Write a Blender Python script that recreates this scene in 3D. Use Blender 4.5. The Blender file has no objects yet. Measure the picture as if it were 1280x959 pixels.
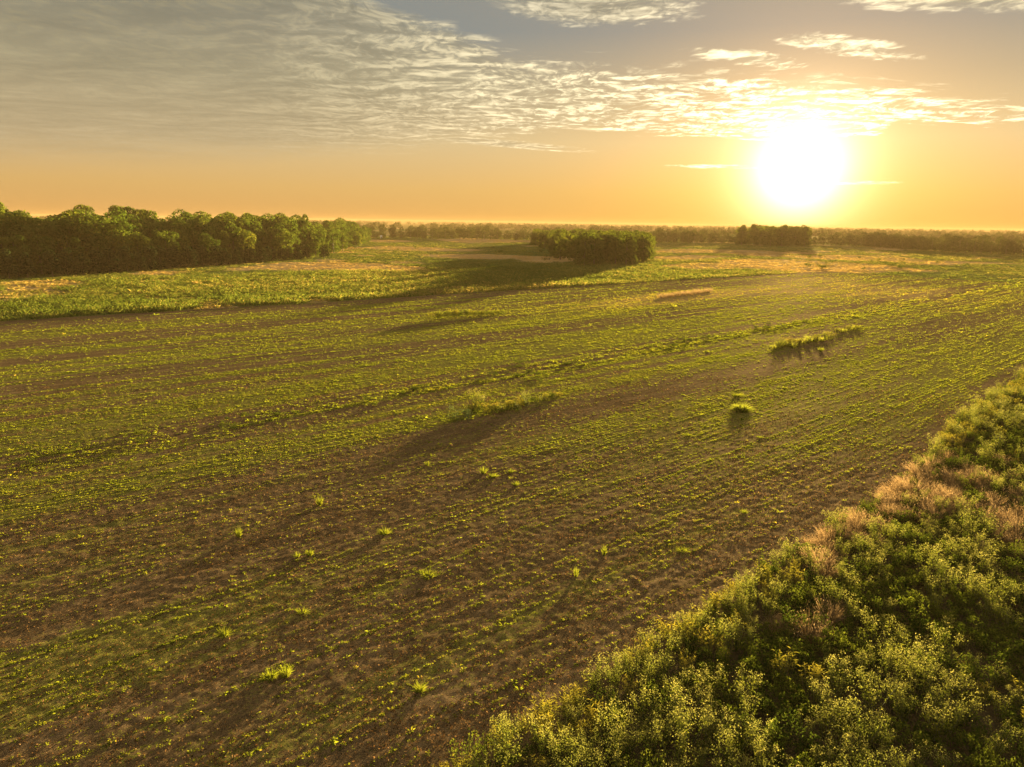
import bpy, math, random
import numpy as np

S = bpy.context.scene
C = S.collection
rng = np.random.default_rng(11)
random.seed(5)
R = math.radians

# ------------------------------------------------------------------ camera
CAMH, PITCH, ROLL, FPX = 15.0, R(12.75), R(0.85), 888.0
cam_d = bpy.data.cameras.new('camera')
cam = bpy.data.objects.new('camera', cam_d)
C.objects.link(cam)
S.camera = cam
cam_d.sensor_fit = 'HORIZONTAL'
cam_d.sensor_width = 36.0
cam_d.lens = FPX / 1280.0 * 36.0
cam_d.clip_start = 0.5
cam_d.clip_end = 40000.0
fw = np.array([0, math.cos(PITCH), -math.sin(PITCH)])
r0 = np.array([1.0, 0, 0]); u0 = np.cross(r0, fw)
cr_, sr_ = math.cos(ROLL), math.sin(ROLL)
RV = r0 * cr_ + u0 * sr_
UV = u0 * cr_ - r0 * sr_
from mathutils import Matrix
M = Matrix(((RV[0], UV[0], -fw[0], 0), (RV[1], UV[1], -fw[1], 0), (RV[2], UV[2], -fw[2], CAMH), (0, 0, 0, 1)))
cam.matrix_world = M

# ------------------------------------------------------------------ light
SUN_AZ, SUN_EL = R(21.0), R(4.1)
EXPOSURE = 3.05
SKY_STR = 0.05
SUN_STR = 5.0
HAZE = 0.0002
S.view_settings.view_transform = 'Standard'
S.view_settings.look = 'None'
S.view_settings.exposure = EXPOSURE
S.view_settings.gamma = 1.0
S.view_settings.use_curve_mapping = False

sun_d = bpy.data.lights.new('sun', 'SUN')
sun_d.energy = SUN_STR
sun_d.angle = R(1.0)
sun_d.color = (1.0, 0.75, 0.36)
sun = bpy.data.objects.new('sun', sun_d)
C.objects.link(sun)
sdir = np.array([math.sin(SUN_AZ) * math.cos(SUN_EL), math.cos(SUN_AZ) * math.cos(SUN_EL), math.sin(SUN_EL)])
from mathutils import Vector
sun.rotation_euler = Vector(tuple(sdir)).to_track_quat('Z', 'Y').to_euler()
sun.location = (60, 150, 60)

world = bpy.data.worlds.new('World')
S.world = world
world.use_nodes = True


class NT:
    """tiny helper for building node trees"""
    def __init__(s, tree):
        s.t = tree
        tree.nodes.clear()

    def n(s, kind, **kw):
        nd = s.t.nodes.new(kind)
        for k, v in kw.items():
            setattr(nd, k, v)
        return nd

    def lk(s, a, b):
        s.t.links.new(a, b)

    def inp(s, sock, v):
        if isinstance(v, bpy.types.NodeSocket):
            s.lk(v, sock)
        else:
            sock.default_value = v

    def math(s, op, a, b=0.0, c=0.0, clamp=False):
        nd = s.n('ShaderNodeMath', operation=op, use_clamp=clamp)
        s.inp(nd.inputs[0], a); s.inp(nd.inputs[1], b); s.inp(nd.inputs[2], c)
        return nd.outputs[0]

    def vmath(s, op, a, b=(0, 0, 0), scale=1.0):
        nd = s.n('ShaderNodeVectorMath', operation=op)
        s.inp(nd.inputs[0], a); s.inp(nd.inputs[1], b)
        if op == 'SCALE':
            s.inp(nd.inputs[3], scale)
        return nd.outputs['Value'] if op in ('DOT_PRODUCT', 'LENGTH') else nd.outputs[0]

    def noise(s, vec, scale, detail=4.0, rough=0.55, dist=0.0):
        nd = s.n('ShaderNodeTexNoise')
        s.inp(nd.inputs['Vector'], vec)
        nd.inputs['Scale'].default_value = scale
        nd.inputs['Detail'].default_value = detail
        nd.inputs['Roughness'].default_value = rough
        nd.inputs['Distortion'].default_value = dist
        return nd.outputs[0]

    def ramp(s, fac, stops, interp='LINEAR'):
        nd = s.n('ShaderNodeValToRGB')
        nd.color_ramp.interpolation = interp
        el = nd.color_ramp.elements
        while len(el) < len(stops):
            el.new(0.5)
        for e, (p, c) in zip(el, stops):
            e.position = p
            e.color = (c, c, c, 1) if isinstance(c, (int, float)) else (*c, 1)
        s.inp(nd.inputs[0], fac)
        return nd.outputs[0]

    def mix(s, fac, a, b, blend='MIX'):
        nd = s.n('ShaderNodeMix', data_type='RGBA', blend_type=blend)
        s.inp(nd.inputs[0], fac)
        for sk, v in ((nd.inputs[6], a), (nd.inputs[7], b)):
            s.inp(sk, (*v, 1) if isinstance(v, tuple) and len(v) == 3 else v)
        return nd.outputs[2]

    def smooth(s, x, a, b):
        nd = s.n('ShaderNodeMapRange', interpolation_type='SMOOTHSTEP')
        s.inp(nd.inputs[0], x); s.inp(nd.inputs[1], a); s.inp(nd.inputs[2], b)
        nd.inputs[3].default_value = 0.0; nd.inputs[4].default_value = 1.0
        return nd.outputs[0]


def build_world():
    g = NT(world.node_tree)
    out = g.n('ShaderNodeOutputWorld')
    bg = g.n('ShaderNodeBackground')
    g.lk(bg.outputs[0], out.inputs[0])
    bg.inputs[1].default_value = SKY_STR
    sky = g.n('ShaderNodeTexSky', sky_type='NISHITA')
    sky.sun_disc = False
    sky.sun_elevation = SUN_EL
    sky.sun_rotation = SUN_AZ
    sky.air_density = 1.2
    sky.dust_density = 4.0
    sky.ozone_density = 1.0
    tc = g.n('ShaderNodeTexCoord')
    D = tc.outputs['Generated']
    sp = g.n('ShaderNodeSeparateXYZ'); g.lk(D, sp.inputs[0])
    x, y, z = sp.outputs
    az = g.math('MULTIPLY', g.math('ARCTAN2', x, y), 57.29578)
    el = g.math('MULTIPLY', g.math('ARCSINE', z), 57.29578)
    cosang = g.vmath('DOT_PRODUCT', D, tuple(sdir))
    ang = g.math('MULTIPLY', g.math('ARCCOSINE', g.math('MINIMUM', cosang, 0.999999)), 57.29578)
    # clear air: physical sky, warm thick air low down, zenith brightened to light ground
    skyc = sky.outputs[0]
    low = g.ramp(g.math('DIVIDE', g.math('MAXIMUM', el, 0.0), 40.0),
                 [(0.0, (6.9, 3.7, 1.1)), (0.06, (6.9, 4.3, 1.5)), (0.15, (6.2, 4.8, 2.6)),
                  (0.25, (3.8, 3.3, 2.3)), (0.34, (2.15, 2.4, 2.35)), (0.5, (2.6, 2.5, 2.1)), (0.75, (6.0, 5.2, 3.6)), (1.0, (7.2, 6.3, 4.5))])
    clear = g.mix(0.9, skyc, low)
    # forward scattering of the low sun in the moist air
    halo1 = g.math('EXPONENT', g.math('MULTIPLY', g.math('POWER', g.math('DIVIDE', ang, 2.35), 1.45), -1.0))
    halo2 = g.math('EXPONENT', g.math('DIVIDE', ang, -4.2))
    halo3 = g.math('EXPONENT', g.math('DIVIDE', ang, -13.0))
    def cscale(c, f):
        return g.vmath('SCALE', c, scale=f)
    lowair = g.math('EXPONENT', g.math('DIVIDE', g.math('MAXIMUM', el, 0.0), -4.5))
    glow = g.vmath('ADD', cscale((42.0, 32.0, 22.0), halo1),
                   g.vmath('ADD', cscale((7.5, 4.4, 2.0), halo2), cscale((4.0, 2.2, -0.4), g.math('MULTIPLY', halo3, lowair))))
    dim = g.smooth(g.math('ABSOLUTE', g.math('SUBTRACT', az, 21.0)), 160.0, 20.0)
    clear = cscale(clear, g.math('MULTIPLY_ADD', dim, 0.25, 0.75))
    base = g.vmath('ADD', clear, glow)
    # ---- cloud layer, laid on a high horizontal plane
    h = g.math('ADD', g.math('MAXIMUM', z, 0.0), 0.045)
    q = g.n('ShaderNodeCombineXYZ')
    g.lk(g.math('DIVIDE', x, h), q.inputs[0]); g.lk(g.math('DIVIDE', y, h), q.inputs[1])
    q = q.outputs[0]
    warp = g.noise(q, 0.9, 3.0)
    wv = g.n('ShaderNodeVectorMath', operation='MULTIPLY_ADD')
    nz = g.n('ShaderNodeTexNoise'); g.lk(q, nz.inputs[0]); nz.inputs['Scale'].default_value = 1.3; nz.inputs['Detail'].default_value = 3
    g.lk(nz.outputs['Color'], wv.inputs[0]); wv.inputs[1].default_value = (0.55, 0.55, 0); g.lk(q, wv.inputs[2])
    qw = wv.outputs[0]
    mp = g.n('ShaderNodeMapping'); g.lk(qw, mp.inputs[0]); mp.inputs['Rotation'].default_value = (0, 0, R(-24)); mp.inputs['Scale'].default_value = (1.0, 2.2, 1)
    n_big = g.noise(mp.outputs[0], 0.8, 5.0, 0.55)
    n_mid = g.noise(mp.outputs[0], 3.2, 6.0, 0.6)
    mp2 = g.n('ShaderNodeMapping'); g.lk(qw, mp2.inputs[0]); mp2.inputs['Rotation'].default_value = (0, 0, R(30)); mp2.inputs['Scale'].default_value = (1.5, 1.0, 1)
    n_fine = g.noise(mp2.outputs[0], 11.0, 4.0, 0.6, 0.6)
    azn = g.math('DIVIDE', g.math('ADD', az, 60.0), 120.0, clamp=True)

    def curve(pts):
        c = g.ramp(azn, [((a + 60) / 120, e / 20) for a, e in pts])
        return g.math('MULTIPLY', c, 20.0)
    wob = g.math('MULTIPLY', g.math('SUBTRACT', n_mid, 0.5), 4.0)
    up = curve([(-60, 20), (-24, 19.0), (-16, 17.0), (-10, 14.9), (-5, 13.8), (-2, 12.6), (0, 11.7), (7, 11.2), (13, 10.6), (18, 10.3), (24, 9.5), (28, 8.7), (34, 7.3), (60, 4)])
    lo = curve([(-60, 1.0), (-35, 2.2), (-20, 3.4), (-8, 5.0), (0, 6.2), (4, 7.0), (12, 6.6), (18, 6.0), (25.5, 6.2), (27, 6.9), (34, 6.5), (60, 4)])
    m_up = g.smooth(g.math('ADD', g.math('SUBTRACT', up, el), wob), -0.5, 0.9)
    m_lo = g.smooth(g.math('ADD', g.math('SUBTRACT', el, lo), g.math('MULTIPLY', wob, 0.5)),
                    g.ramp(azn, [(0.0, 0.0), (0.2, 0.0), (0.55, 0.0), (1, 0.0)]),
                    g.math('MULTIPLY', g.ramp(azn, [(0.0, 1.0), (0.3, 0.8), (0.48, 0.35), (0.56, 0.08), (1, 0.08)]), 4.0))
    sheet = g.math('MULTIPLY', m_up, m_lo)
    # overcast at left, broken ripples at right
    bro = g.smooth(az, -14.0, 14.0)
    ripple = g.smooth(g.math('ADD', g.math('MULTIPLY', n_fine, 0.65), g.math('MULTIPLY', n_mid, 0.55)),
                      g.math('MULTIPLY_ADD', bro, 0.07, 0.42), 0.68)
    dens = g.math('MULTIPLY', sheet, g.math('MAXIMUM', ripple, g.math('MULTIPLY', g.math('SUBTRACT', 1.0, bro), 0.85)))

    def streak(a0, e0, la, le, rot, lo_t=0.45, hi_t=0.7):
        da = g.math('SUBTRACT', az, a0); de = g.math('SUBTRACT', el, e0)
        c, s_ = math.cos(R(rot)), math.sin(R(rot))
        u = g.math('DIVIDE', g.math('ADD', g.math('MULTIPLY', da, c), g.math('MULTIPLY', de, s_)), la)
        v = g.math('DIVIDE', g.math('SUBTRACT', g.math('MULTIPLY', de, c), g.math('MULTIPLY', da, s_)), le)
        rr = g.math('ADD', g.math('POWER', u, 2.0), g.math('POWER', v, 2.0))
        f = g.math('SUBTRACT', 1.0, rr, clamp=True)
        t = g.math('ADD', g.math('MULTIPLY', n_mid, 0.6), g.math('MULTIPLY', n_fine, 0.4))
        return g.smooth(g.math('MULTIPLY_ADD', f, 0.45, g.math('SUBTRACT', t, 0.45)), lo_t - 0.25, hi_t - 0.2)
    st = None
    for a in ((5.5, 15.3, 10.0, 1.7, -2, .43, .68), (29, 14.5, 10.5, 1.4, -9, .43, .68), (16.5, 11.7, 6.0, 0.75, -9, 0.5, 0.7), (23, 12.0, 6.5, 0.9, -12, 0.5, 0.7),
              (-1.0, 5.9, 8.5, 0.42, -4), (15, 4.3, 5.0, 0.2, -1), (-16, 17.0, 12, 2.0, 0), (24, 3.1, 5.0, 0.18, 0)):
        k = streak(*a)
        st = k if st is None else g.math('MAXIMUM', st, k)
    dens = g.math('MAXIMUM', dens, g.math('MULTIPLY', st, 0.8))
    # thin parts let light through and shine near the sun, thick parts stay grey
    lit = g.math('EXPONENT', g.math('DIVIDE', ang, -9.0))
    ccol = g.ramp(g.math('DIVIDE', g.math('MAXIMUM', el, 0.0), 20.0),
                  [(0.0, (6.0, 4.1, 1.9)), (0.25, (5.3, 4.1, 2.3)), (0.5, (4.1, 3.5, 2.1)), (0.75, (3.1, 2.75, 1.8)), (1.0, (2.4, 2.2, 1.6))])
    shape = g.smooth(g.math('ADD', g.math('MULTIPLY', n_mid, 0.6), g.math('MULTIPLY', n_fine, 0.4)), 0.40, 0.66)
    edge = g.smooth(az, -22.0, 4.0)
    ccol = cscale(ccol, g.math('MULTIPLY_ADD', shape, g.math('MULTIPLY_ADD', edge, 0.9, 0.13), g.math('MULTIPLY_ADD', n_big, 0.5, 0.52)))
    ccol = g.vmath('ADD', ccol, cscale((2.6, 2.3, 1.7), g.math('MULTIPLY', edge, g.math('MULTIPLY', shape, g.math('MULTIPLY', g.smooth(el, 3, 9), 0.8)))))
    ccol = g.vmath('ADD', ccol, g.vmath('ADD', cscale((34.0, 27.0, 16.0), g.math('MULTIPLY', lit, g.math('MULTIPLY_ADD', shape, 0.8, 0.2))), cscale(glow, 0.5)))
    final = cscale(g.mix(g.math('MULTIPLY', dens, 0.93), base, ccol), g.math('MULTIPLY_ADD', g.smooth(el, 20.0, 45.0), 0.05, 0.275))  # upper sky scaled up again for extra light on the ground
    # below the horizon: dull earth light
    final = g.mix(g.smooth(el, -0.8, -2.5), final, (0.9, 0.7, 0.35))
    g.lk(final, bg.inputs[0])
    world.cycles.sampling_method = 'MANUAL'
    world.cycles.sample_map_resolution = 1024


build_world()
cy = S.cycles
cy.max_bounces = 5
cy.diffuse_bounces = 3
cy.glossy_bounces = 1
cy.transmission_bounces = 3
cy.volume_bounces = 0
cy.transparent_max_bounces = 4
cy.use_denoising = True
cy.sample_clamp_indirect = 6.0


# ------------------------------------------------------------------ numbers
def unproj(px, py, z=0.0):
    """ground point under a direction (in the photograph's 1280 x 959 pixels)"""
    d = fw + RV * (px - 640) / FPX + UV * (479.5 - py) / FPX
    t = (z - CAMH) / d[2]
    return d[0] * t, d[1] * t


def hash01(i, j, seed):
    h = (i.astype(np.int64) * 374761393 + j.astype(np.int64) * 668265263 + seed * 1442695041) & 0xFFFFFFFF
    h = ((h ^ (h >> 13)) * 1274126177) & 0xFFFFFFFF
    h = ((h ^ (h >> 16)) * 2246822519) & 0xFFFFFFFF
    return ((h ^ (h >> 15)) & 0xFFFFFF) / float(0xFFFFFF)


def vnoise(x, y, seed=0):
    xi = np.floor(x); yi = np.floor(y)
    fx = x - xi; fy = y - yi
    fx = fx * fx * (3 - 2 * fx); fy = fy * fy * (3 - 2 * fy)
    xi = xi.astype(np.int64); yi = yi.astype(np.int64)
    a = hash01(xi, yi, seed); b = hash01(xi + 1, yi, seed)
    c = hash01(xi, yi + 1, seed); d = hash01(xi + 1, yi + 1, seed)
    return (a + (b - a) * fx) * (1 - fy) + (c + (d - c) * fx) * fy


def fbm(x, y, seed=0, octv=4, gain=0.5):
    s = 0; a = 1; t = 0
    for k in range(octv):
        s = s + a * vnoise(x * 2 ** k, y * 2 ** k, seed + k * 17)
        t += a; a *= gain
    return s / t


def sst(x, a, b):
    t = np.clip((x - a) / (b - a), 0, 1)
    return t * t * (3 - 2 * t)


AX, AY = 0.733, 0.680            # direction of the drill rows


def to_uv(x, y):
    return AX * x + AY * y, -AY * x + AX * y


def to_xy(u, v):
    return AX * u - AY * v, AY * u + AX * v


def v_right(u):
    return np.interp(u, [-60, 45, 65, 92, 140, 260], [13.6, 13.6, 16.3, 17.6, 17.0, 16.5])


def v_left(u):
    return np.interp(u, [-60, 15, 80, 180, 252], [127, 125.2, 120.5, 115, 110])


def green_cover(u, v):
    """how much of the soil the young crop and weeds cover, 0..1"""
    st = 0.5 * fbm(u * 0.012, v * 0.33, 3, 3) + 0.5 * fbm(u * 0.03, v * 0.9, 13, 3)
    pa = fbm(u * 0.05, v * 0.16, 8, 4)
    g = 0.6 * sst(st, 0.3, 0.68) + 0.40 * sst(pa, 0.3, 0.70) + 0.10
    g = g + 1.0 * (sst(st, 0.42, 0.58) - 0.45) * sst(v, 40, 56)
    band = lambda c, w: np.exp(-((v - c) / w) ** 2)
    g = g + 0.45 * band(21.5, 3.6) * sst(u, 18, 40)                 # green drill band on the right
    g = g - 0.55 * np.clip(1 - (v - v_right(u)) / 4.5, 0, 1)         # bare headland by the weeds
    g = g - 0.22 * band(36, 7.0) * sst(u, -2, 22)
    g = g + 0.25 * band(52.0, 2.6)                                    # weedy strip
    g = g - 0.20 * band(57.5, 2.0)
    g = g + 0.25 * band(66, 5) + 0.25 * band(82, 4) - 0.2 * band(74, 3) + 0.25 * band(97, 5)
    g = g + 0.12 * sst(v, 42, 60)
    g = g - 0.9 * sst(v, v_left(u) - 9, v_left(u) - 4)               # bare headland by the meadow
    g = g - 0.25 * np.exp(-((u - 22) / 16) ** 2) * band(24, 9)
    return np.clip(g, 0.0, 1.0)


def straw_cover(u, v):
    e = lambda uc, vc, a, b: np.exp(-((u - uc) / a) ** 2 - ((v - vc) / b) ** 2)
    s = 0.9 * e(128, 88, 40, 9) + 0.8 * e(185, 66, 40, 26) + 0.5 * e(215, 95, 25, 14) + 0.45 * e(38, 17, 12, 3)
    s = s + 0.35 * e(16, 32, 8, 2.5)
    return np.clip(s * (0.35 + 1.1 * fbm(u * 0.06, v * 0.3, 41, 4)), 0, 1)


TAN = []
for (px, py, rx, ry, k) in ((45, 355, 62, 5, 1), (395, 333, 110, 6, 1), (520, 328, 50, 4, .6), (600, 321, 90, 5, 1), (668, 324, 60, 5, .9),
                            (560, 312, 60, 4, .8), (610, 301, 90, 2.5, 1), (480, 301, 50, 2.2, 1), (860, 314, 60, 4, .9), (880, 331, 60, 5, 1), (1000, 331, 130, 9, 1),
                            (1080, 322, 110, 6, .9), (960, 316, 120, 4, .7), (1180, 328, 60, 4, .6), (850, 322, 40, 3, .9), (700, 296, 60, 1.5, .6), (300, 337, 40, 3, .5)):
    cx, cy2 = unproj(px, py)
    ex, ey = unproj(px + rx, py + 0.015 * rx)
    fx_, fy_ = unproj(px, py + ry); bx_, by_ = unproj(px, max(py - ry, 290))
    a = math.hypot(ex - cx, ey - cy2); b = 0.5 * math.hypot(fx_ - bx_, fy_ - by_)
    TAN.append((cx, cy2, a, b, math.atan2(cx, cy2), k))


def tan_cover(x, y):
    s = np.zeros_like(x)
    for cx, cy2, a, b, th, k in TAN:
        dx, dy = x - cx, y - cy2
        p = dx * math.cos(th) - dy * math.sin(th)
        q = dx * math.sin(th) + dy * math.cos(th)
        s = np.maximum(s, k * np.exp(-(p / a) ** 2 - (q / b) ** 2))
    n = fbm(x * 0.03, y * 0.03, 77, 5, 0.6)
    f = fbm(x * 0.011, y * 0.007, 90, 3)
    return np.clip(sst(s + (n - 0.5) * 1.1, 0.25, 0.75) + 0.8 * sst(n + f * 0.5, 0.80, 0.98), 0, 1)


# ------------------------------------------------------------------ meshes
def mesh_from(name, V, Q, face_attr=None, point_attr=None, mat=None, smooth=False):
    me = bpy.data.meshes.new(name)
    V = np.ascontiguousarray(V, dtype=np.float32); Q = np.ascontiguousarray(Q, dtype=np.int32)
    n, m, k = len(V), len(Q), Q.shape[1]
    me.vertices.add(n); me.vertices.foreach_set('co', V.ravel())
    me.loops.add(m * k); me.loops.foreach_set('vertex_index', Q.ravel())
    me.polygons.add(m); me.polygons.foreach_set('loop_start', np.arange(0, m * k, k, dtype=np.int32))
    me.polygons.foreach_set('use_smooth', np.full(m, smooth, dtype=bool))
    for an, (dom, dat) in {**{k2: ('FACE', d) for k2, d in (face_attr or {}).items()}, **{k2: ('POINT', d) for k2, d in (point_attr or {}).items()}}.items():
        at = me.attributes.new(an, 'FLOAT', dom)
        at.data.foreach_set('value', np.ascontiguousarray(dat, dtype=np.float32))
    me.update(calc_edges=True)
    if mat:
        me.materials.append(mat)
    return me


def link(name, me, parent=None, **props):
    o = bpy.data.objects.new(name, me)
    C.objects.link(o)
    if parent:
        o.parent = parent
    for k, v in props.items():
        o[k] = v
    return o


def thing(name, label, cat, loc=(0, 0, 0), rz=0.0, sc=1.0, group=None):
    o = bpy.data.objects.new(name, None)
    C.objects.link(o)
    o.empty_display_size = 0.5
    o.location = loc
    o.rotation_euler = (0, 0, rz)
    o.scale = (sc, sc, sc) if isinstance(sc, (int, float)) else sc
    o['label'] = label; o['category'] = cat
    if group:
        o['group'] = group
    return o


def norm(a):
    return a / np.maximum(np.linalg.norm(a, axis=-1, keepdims=True), 1e-9)


def cards(P, N, L, Wd, tone, rg, up_bias=0.0):
    """leaf-shaped quads centred on P with normals N"""
    n = len(P)
    t = rg.normal(size=(n, 3)); t[:, 2] += up_bias
    t = norm(t - N * (t * N).sum(1, keepdims=True))
    b = np.cross(N, t)
    L = np.broadcast_to(L, (n,))[:, None]; Wd = np.broadcast_to(Wd, (n,))[:, None]
    sk = rg.uniform(-0.25, 0.25, (n, 1))
    V = np.stack([P - t * L * .5, P + b * Wd * .5 + t * L * sk, P + t * L * .5, P - b * Wd * .5 + t * L * sk], 1).reshape(-1, 3)
    Q = np.arange(4 * n).reshape(n, 4)
    return V, Q, np.broadcast_to(tone, (n,)).astype(np.float32)


def blades(P, D, L, Wd, droop, tone, rg):
    """grass blades rooted at P going along D, bending over; two quads each"""
    n = len(P)
    L = np.broadcast_to(L, (n,))[:, None]; Wd = np.broadcast_to(Wd, (n,))[:, None]
    D = norm(D)
    s = norm(np.cross(D, rg.normal(size=(n, 3))))
    mid = P + D * L * 0.55
    D2 = D.copy(); D2[:, 2] -= np.broadcast_to(droop, (n,)); D2 = norm(D2)
    tip = mid + D2 * L * 0.5
    V = np.stack([P - s * Wd * .4, P + s * Wd * .4, mid + s * Wd * .5, mid - s * Wd * .5, tip + s * Wd * .12, tip - s * Wd * .12], 1).reshape(-1, 3)
    k = np.arange(n)[:, None] * 6
    Q = np.concatenate([k + [0, 1, 2, 3], k + [3, 2, 4, 5]], 0)
    tt = np.broadcast_to(tone, (n,)).astype(np.float32)
    return V, Q, np.concatenate([tt, tt])


def tube(pts, rad, seg=6):
    pts = np.array(pts, float); rad = np.array(rad, float)
    rings = []
    for i, p in enumerate(pts):
        d = pts[min(i + 1, len(pts) - 1)] - pts[max(i - 1, 0)]
        d = d / (np.linalg.norm(d) + 1e-9)
        a = np.cross(d, [0.3, 1, 0.1]); a /= np.linalg.norm(a) + 1e-9
        b = np.cross(d, a)
        th = np.linspace(0, 2 * math.pi, seg, endpoint=False)
        rings.append(p + rad[i] * (np.cos(th)[:, None] * a + np.sin(th)[:, None] * b))
    V = np.concatenate(rings)
    Q = []
    for i in range(len(pts) - 1):
        for j in range(seg):
            Q.append((i * seg + j, i * seg + (j + 1) % seg, (i + 1) * seg + (j + 1) % seg, (i + 1) * seg + j))
    return V, np.array(Q), np.full(len(Q), 0.5, np.float32)


def join(parts):
    Vs, Qs, Ts, o = [], [], [], 0
    for V, Q, T in parts:
        Vs.append(V); Qs.append(Q + o); Ts.append(T); o += len(V)
    return np.concatenate(Vs), np.concatenate(Qs), np.concatenate(Ts)


def scatter(templates, which, pos, yaw, scale, dtone):
    """many copies of small templates merged in one mesh (for what nobody could count)"""
    parts = []
    for k, (V, Q, T) in enumerate(templates):
        s = np.where(which == k)[0]
        if not len(s):
            continue
        c, sn = np.cos(yaw[s])[:, None], np.sin(yaw[s])[:, None]
        sc = scale[s]
        X = V[None, :, 0] * c - V[None, :, 1] * sn
        Y = V[None, :, 0] * sn + V[None, :, 1] * c
        Z = np.broadcast_to(V[None, :, 2], X.shape)
        P = np.stack([X * sc[:, :1] + pos[s, :1], Y * sc[:, :1] + pos[s, 1:2], Z * sc[:, 1:2] + pos[s, 2:3]], 2).reshape(-1, 3)
        QQ = (Q[None] + (np.arange(len(s)) * len(V))[:, None, None]).reshape(-1, 4)
        TT = np.clip(T[None] + dtone[s][:, None], 0, 1).reshape(-1)
        parts.append((P, QQ, TT))
    return join(parts)


# ------------------------------------------------------------------ materials
def leaf_mat(name, stops, transl=0.45, tint=(1.15, 1.1, 0.55), jitter=0.0):
    m = bpy.data.materials.new(name)
    m.use_nodes = True
    g = NT(m.node_tree)
    out = g.n('ShaderNodeOutputMaterial')
    at = g.n('ShaderNodeAttribute', attribute_name='tone')
    f = at.outputs['Fac']
    if jitter:
        oi = g.n('ShaderNodeObjectInfo')
        f = g.math('ADD', f, g.math('MULTIPLY', g.math('SUBTRACT', oi.outputs['Random'], 0.5), jitter), clamp=True)
    col = g.ramp(f, stops)
    pb = g.n('ShaderNodeBsdfDiffuse')
    g.lk(col, pb.inputs['Color'])
    tr = g.n('ShaderNodeBsdfTranslucent')
    g.lk(g.mix(1.0, col, tint, 'MULTIPLY'), tr.inputs[0])
    mx = g.n('ShaderNodeMixShader'); mx.inputs[0].default_value = transl
    g.lk(pb.outputs[0], mx.inputs[1]); g.lk(tr.outputs[0], mx.inputs[2])
    g.lk(mx.outputs[0], out.inputs[0])
    return m


def solid_mat(name, c1, c2, scale=3.0, rough=0.85, metal=0.0):
    m = bpy.data.materials.new(name)
    m.use_nodes = True
    g = NT(m.node_tree)
    out = g.n('ShaderNodeOutputMaterial')
    pb = g.n('ShaderNodeBsdfPrincipled')
    tc = g.n('ShaderNodeTexCoord')
    n = g.noise(tc.outputs['Object'], scale, 5.0, 0.6)
    g.lk(g.mix(n, c1, c2), pb.inputs['Base Color'])
    pb.inputs['Roughness'].default_value = rough
    pb.inputs['Metallic'].default_value = metal
    g.lk(pb.outputs[0], out.inputs[0])
    return m


M_BARK = solid_mat('bark', (0.06, 0.045, 0.03), (0.14, 0.105, 0.075), 6.0)
M_CROWN = leaf_mat('broadleaf', [(0, (0.040, 0.068, 0.014)), (0.5, (0.075, 0.110, 0.022)), (0.8, (0.125, 0.148, 0.029)), (1, (0.19, 0.19, 0.036))], 0.45, (1.2, 1.1, 0.5), jitter=0.5)
M_CEDAR = leaf_mat('cedar_foliage', [(0, (0.012, 0.022, 0.009)), (0.6, (0.024, 0.038, 0.013)), (1, (0.05, 0.06, 0.018))], 0.12, jitter=0.4)
M_FAR = leaf_mat('far_foliage', [(0, (0.04, 0.055, 0.016)), (0.6, (0.07, 0.085, 0.022)), (1, (0.11, 0.115, 0.03))], 0.15, jitter=0.5)
M_GROVE = leaf_mat('grove_foliage', [(0, (0.05, 0.078, 0.016)), (0.6, (0.095, 0.13, 0.024)), (1, (0.17, 0.18, 0.033))], 0.42, (1.25, 1.1, 0.45), jitter=0.4)
M_SEED = leaf_mat('seedling_leaf', [(0, (0.075, 0.10, 0.016)), (0.5, (0.155, 0.185, 0.028)), (0.75, (0.24, 0.235, 0.038)), (1, (0.44, 0.31, 0.11))], 0.6, (1.25, 1.15, 0.45))
M_MEADOW = leaf_mat('meadow_leaf', [(0, (0.045, 0.07, 0.016)), (0.35, (0.09, 0.125, 0.03)), (0.6, (0.15, 0.165, 0.045)), (0.78, (0.27, 0.22, 0.09)), (1, (0.42, 0.29, 0.15))], 0.58, (1.2, 1.1, 0.5))
M_STRAW = leaf_mat('straw', [(0, (0.06, 0.036, 0.016)), (0.5, (0.16, 0.085, 0.032)), (1, (0.34, 0.22, 0.11))], 0.35, (1, 0.9, 0.7))
M_SAGE = leaf_mat('sage_leaf', [(0, (0.035, 0.05, 0.011)), (0.5, (0.085, 0.105, 0.02)), (1, (0.18, 0.185, 0.034))], 0.52, jitter=0.35)
M_PLUME = leaf_mat('pale_flower_head', [(0, (0.11, 0.13, 0.03)), (0.5, (0.19, 0.20, 0.05)), (1, (0.33, 0.31, 0.10))], 0.52, (1.1, 1.05, 0.7), jitter=0.5)
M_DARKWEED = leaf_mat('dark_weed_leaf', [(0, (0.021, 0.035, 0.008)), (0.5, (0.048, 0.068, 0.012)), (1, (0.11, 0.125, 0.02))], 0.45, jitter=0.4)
M_GOLD = leaf_mat('olive_leaf', [(0, (0.07, 0.08, 0.016)), (0.5, (0.145, 0.145, 0.026)), (1, (0.25, 0.21, 0.04))], 0.52, jitter=0.4)
M_PINK = leaf_mat('pink_grass', [(0, (0.15, 0.10, 0.05)), (0.5, (0.28, 0.205, 0.125)), (1, (0.42, 0.325, 0.21))], 0.55, (1.1, 0.97, 0.7), jitter=0.4)
M_BLUEWEED = leaf_mat('grey_green_leaf', [(0, (0.05, 0.075, 0.04)), (1, (0.13, 0.17, 0.09))], 0.3)
M_STEM = solid_mat('weed_stem', (0.07, 0.08, 0.03), (0.13, 0.12, 0.05), 9.0)


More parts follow.
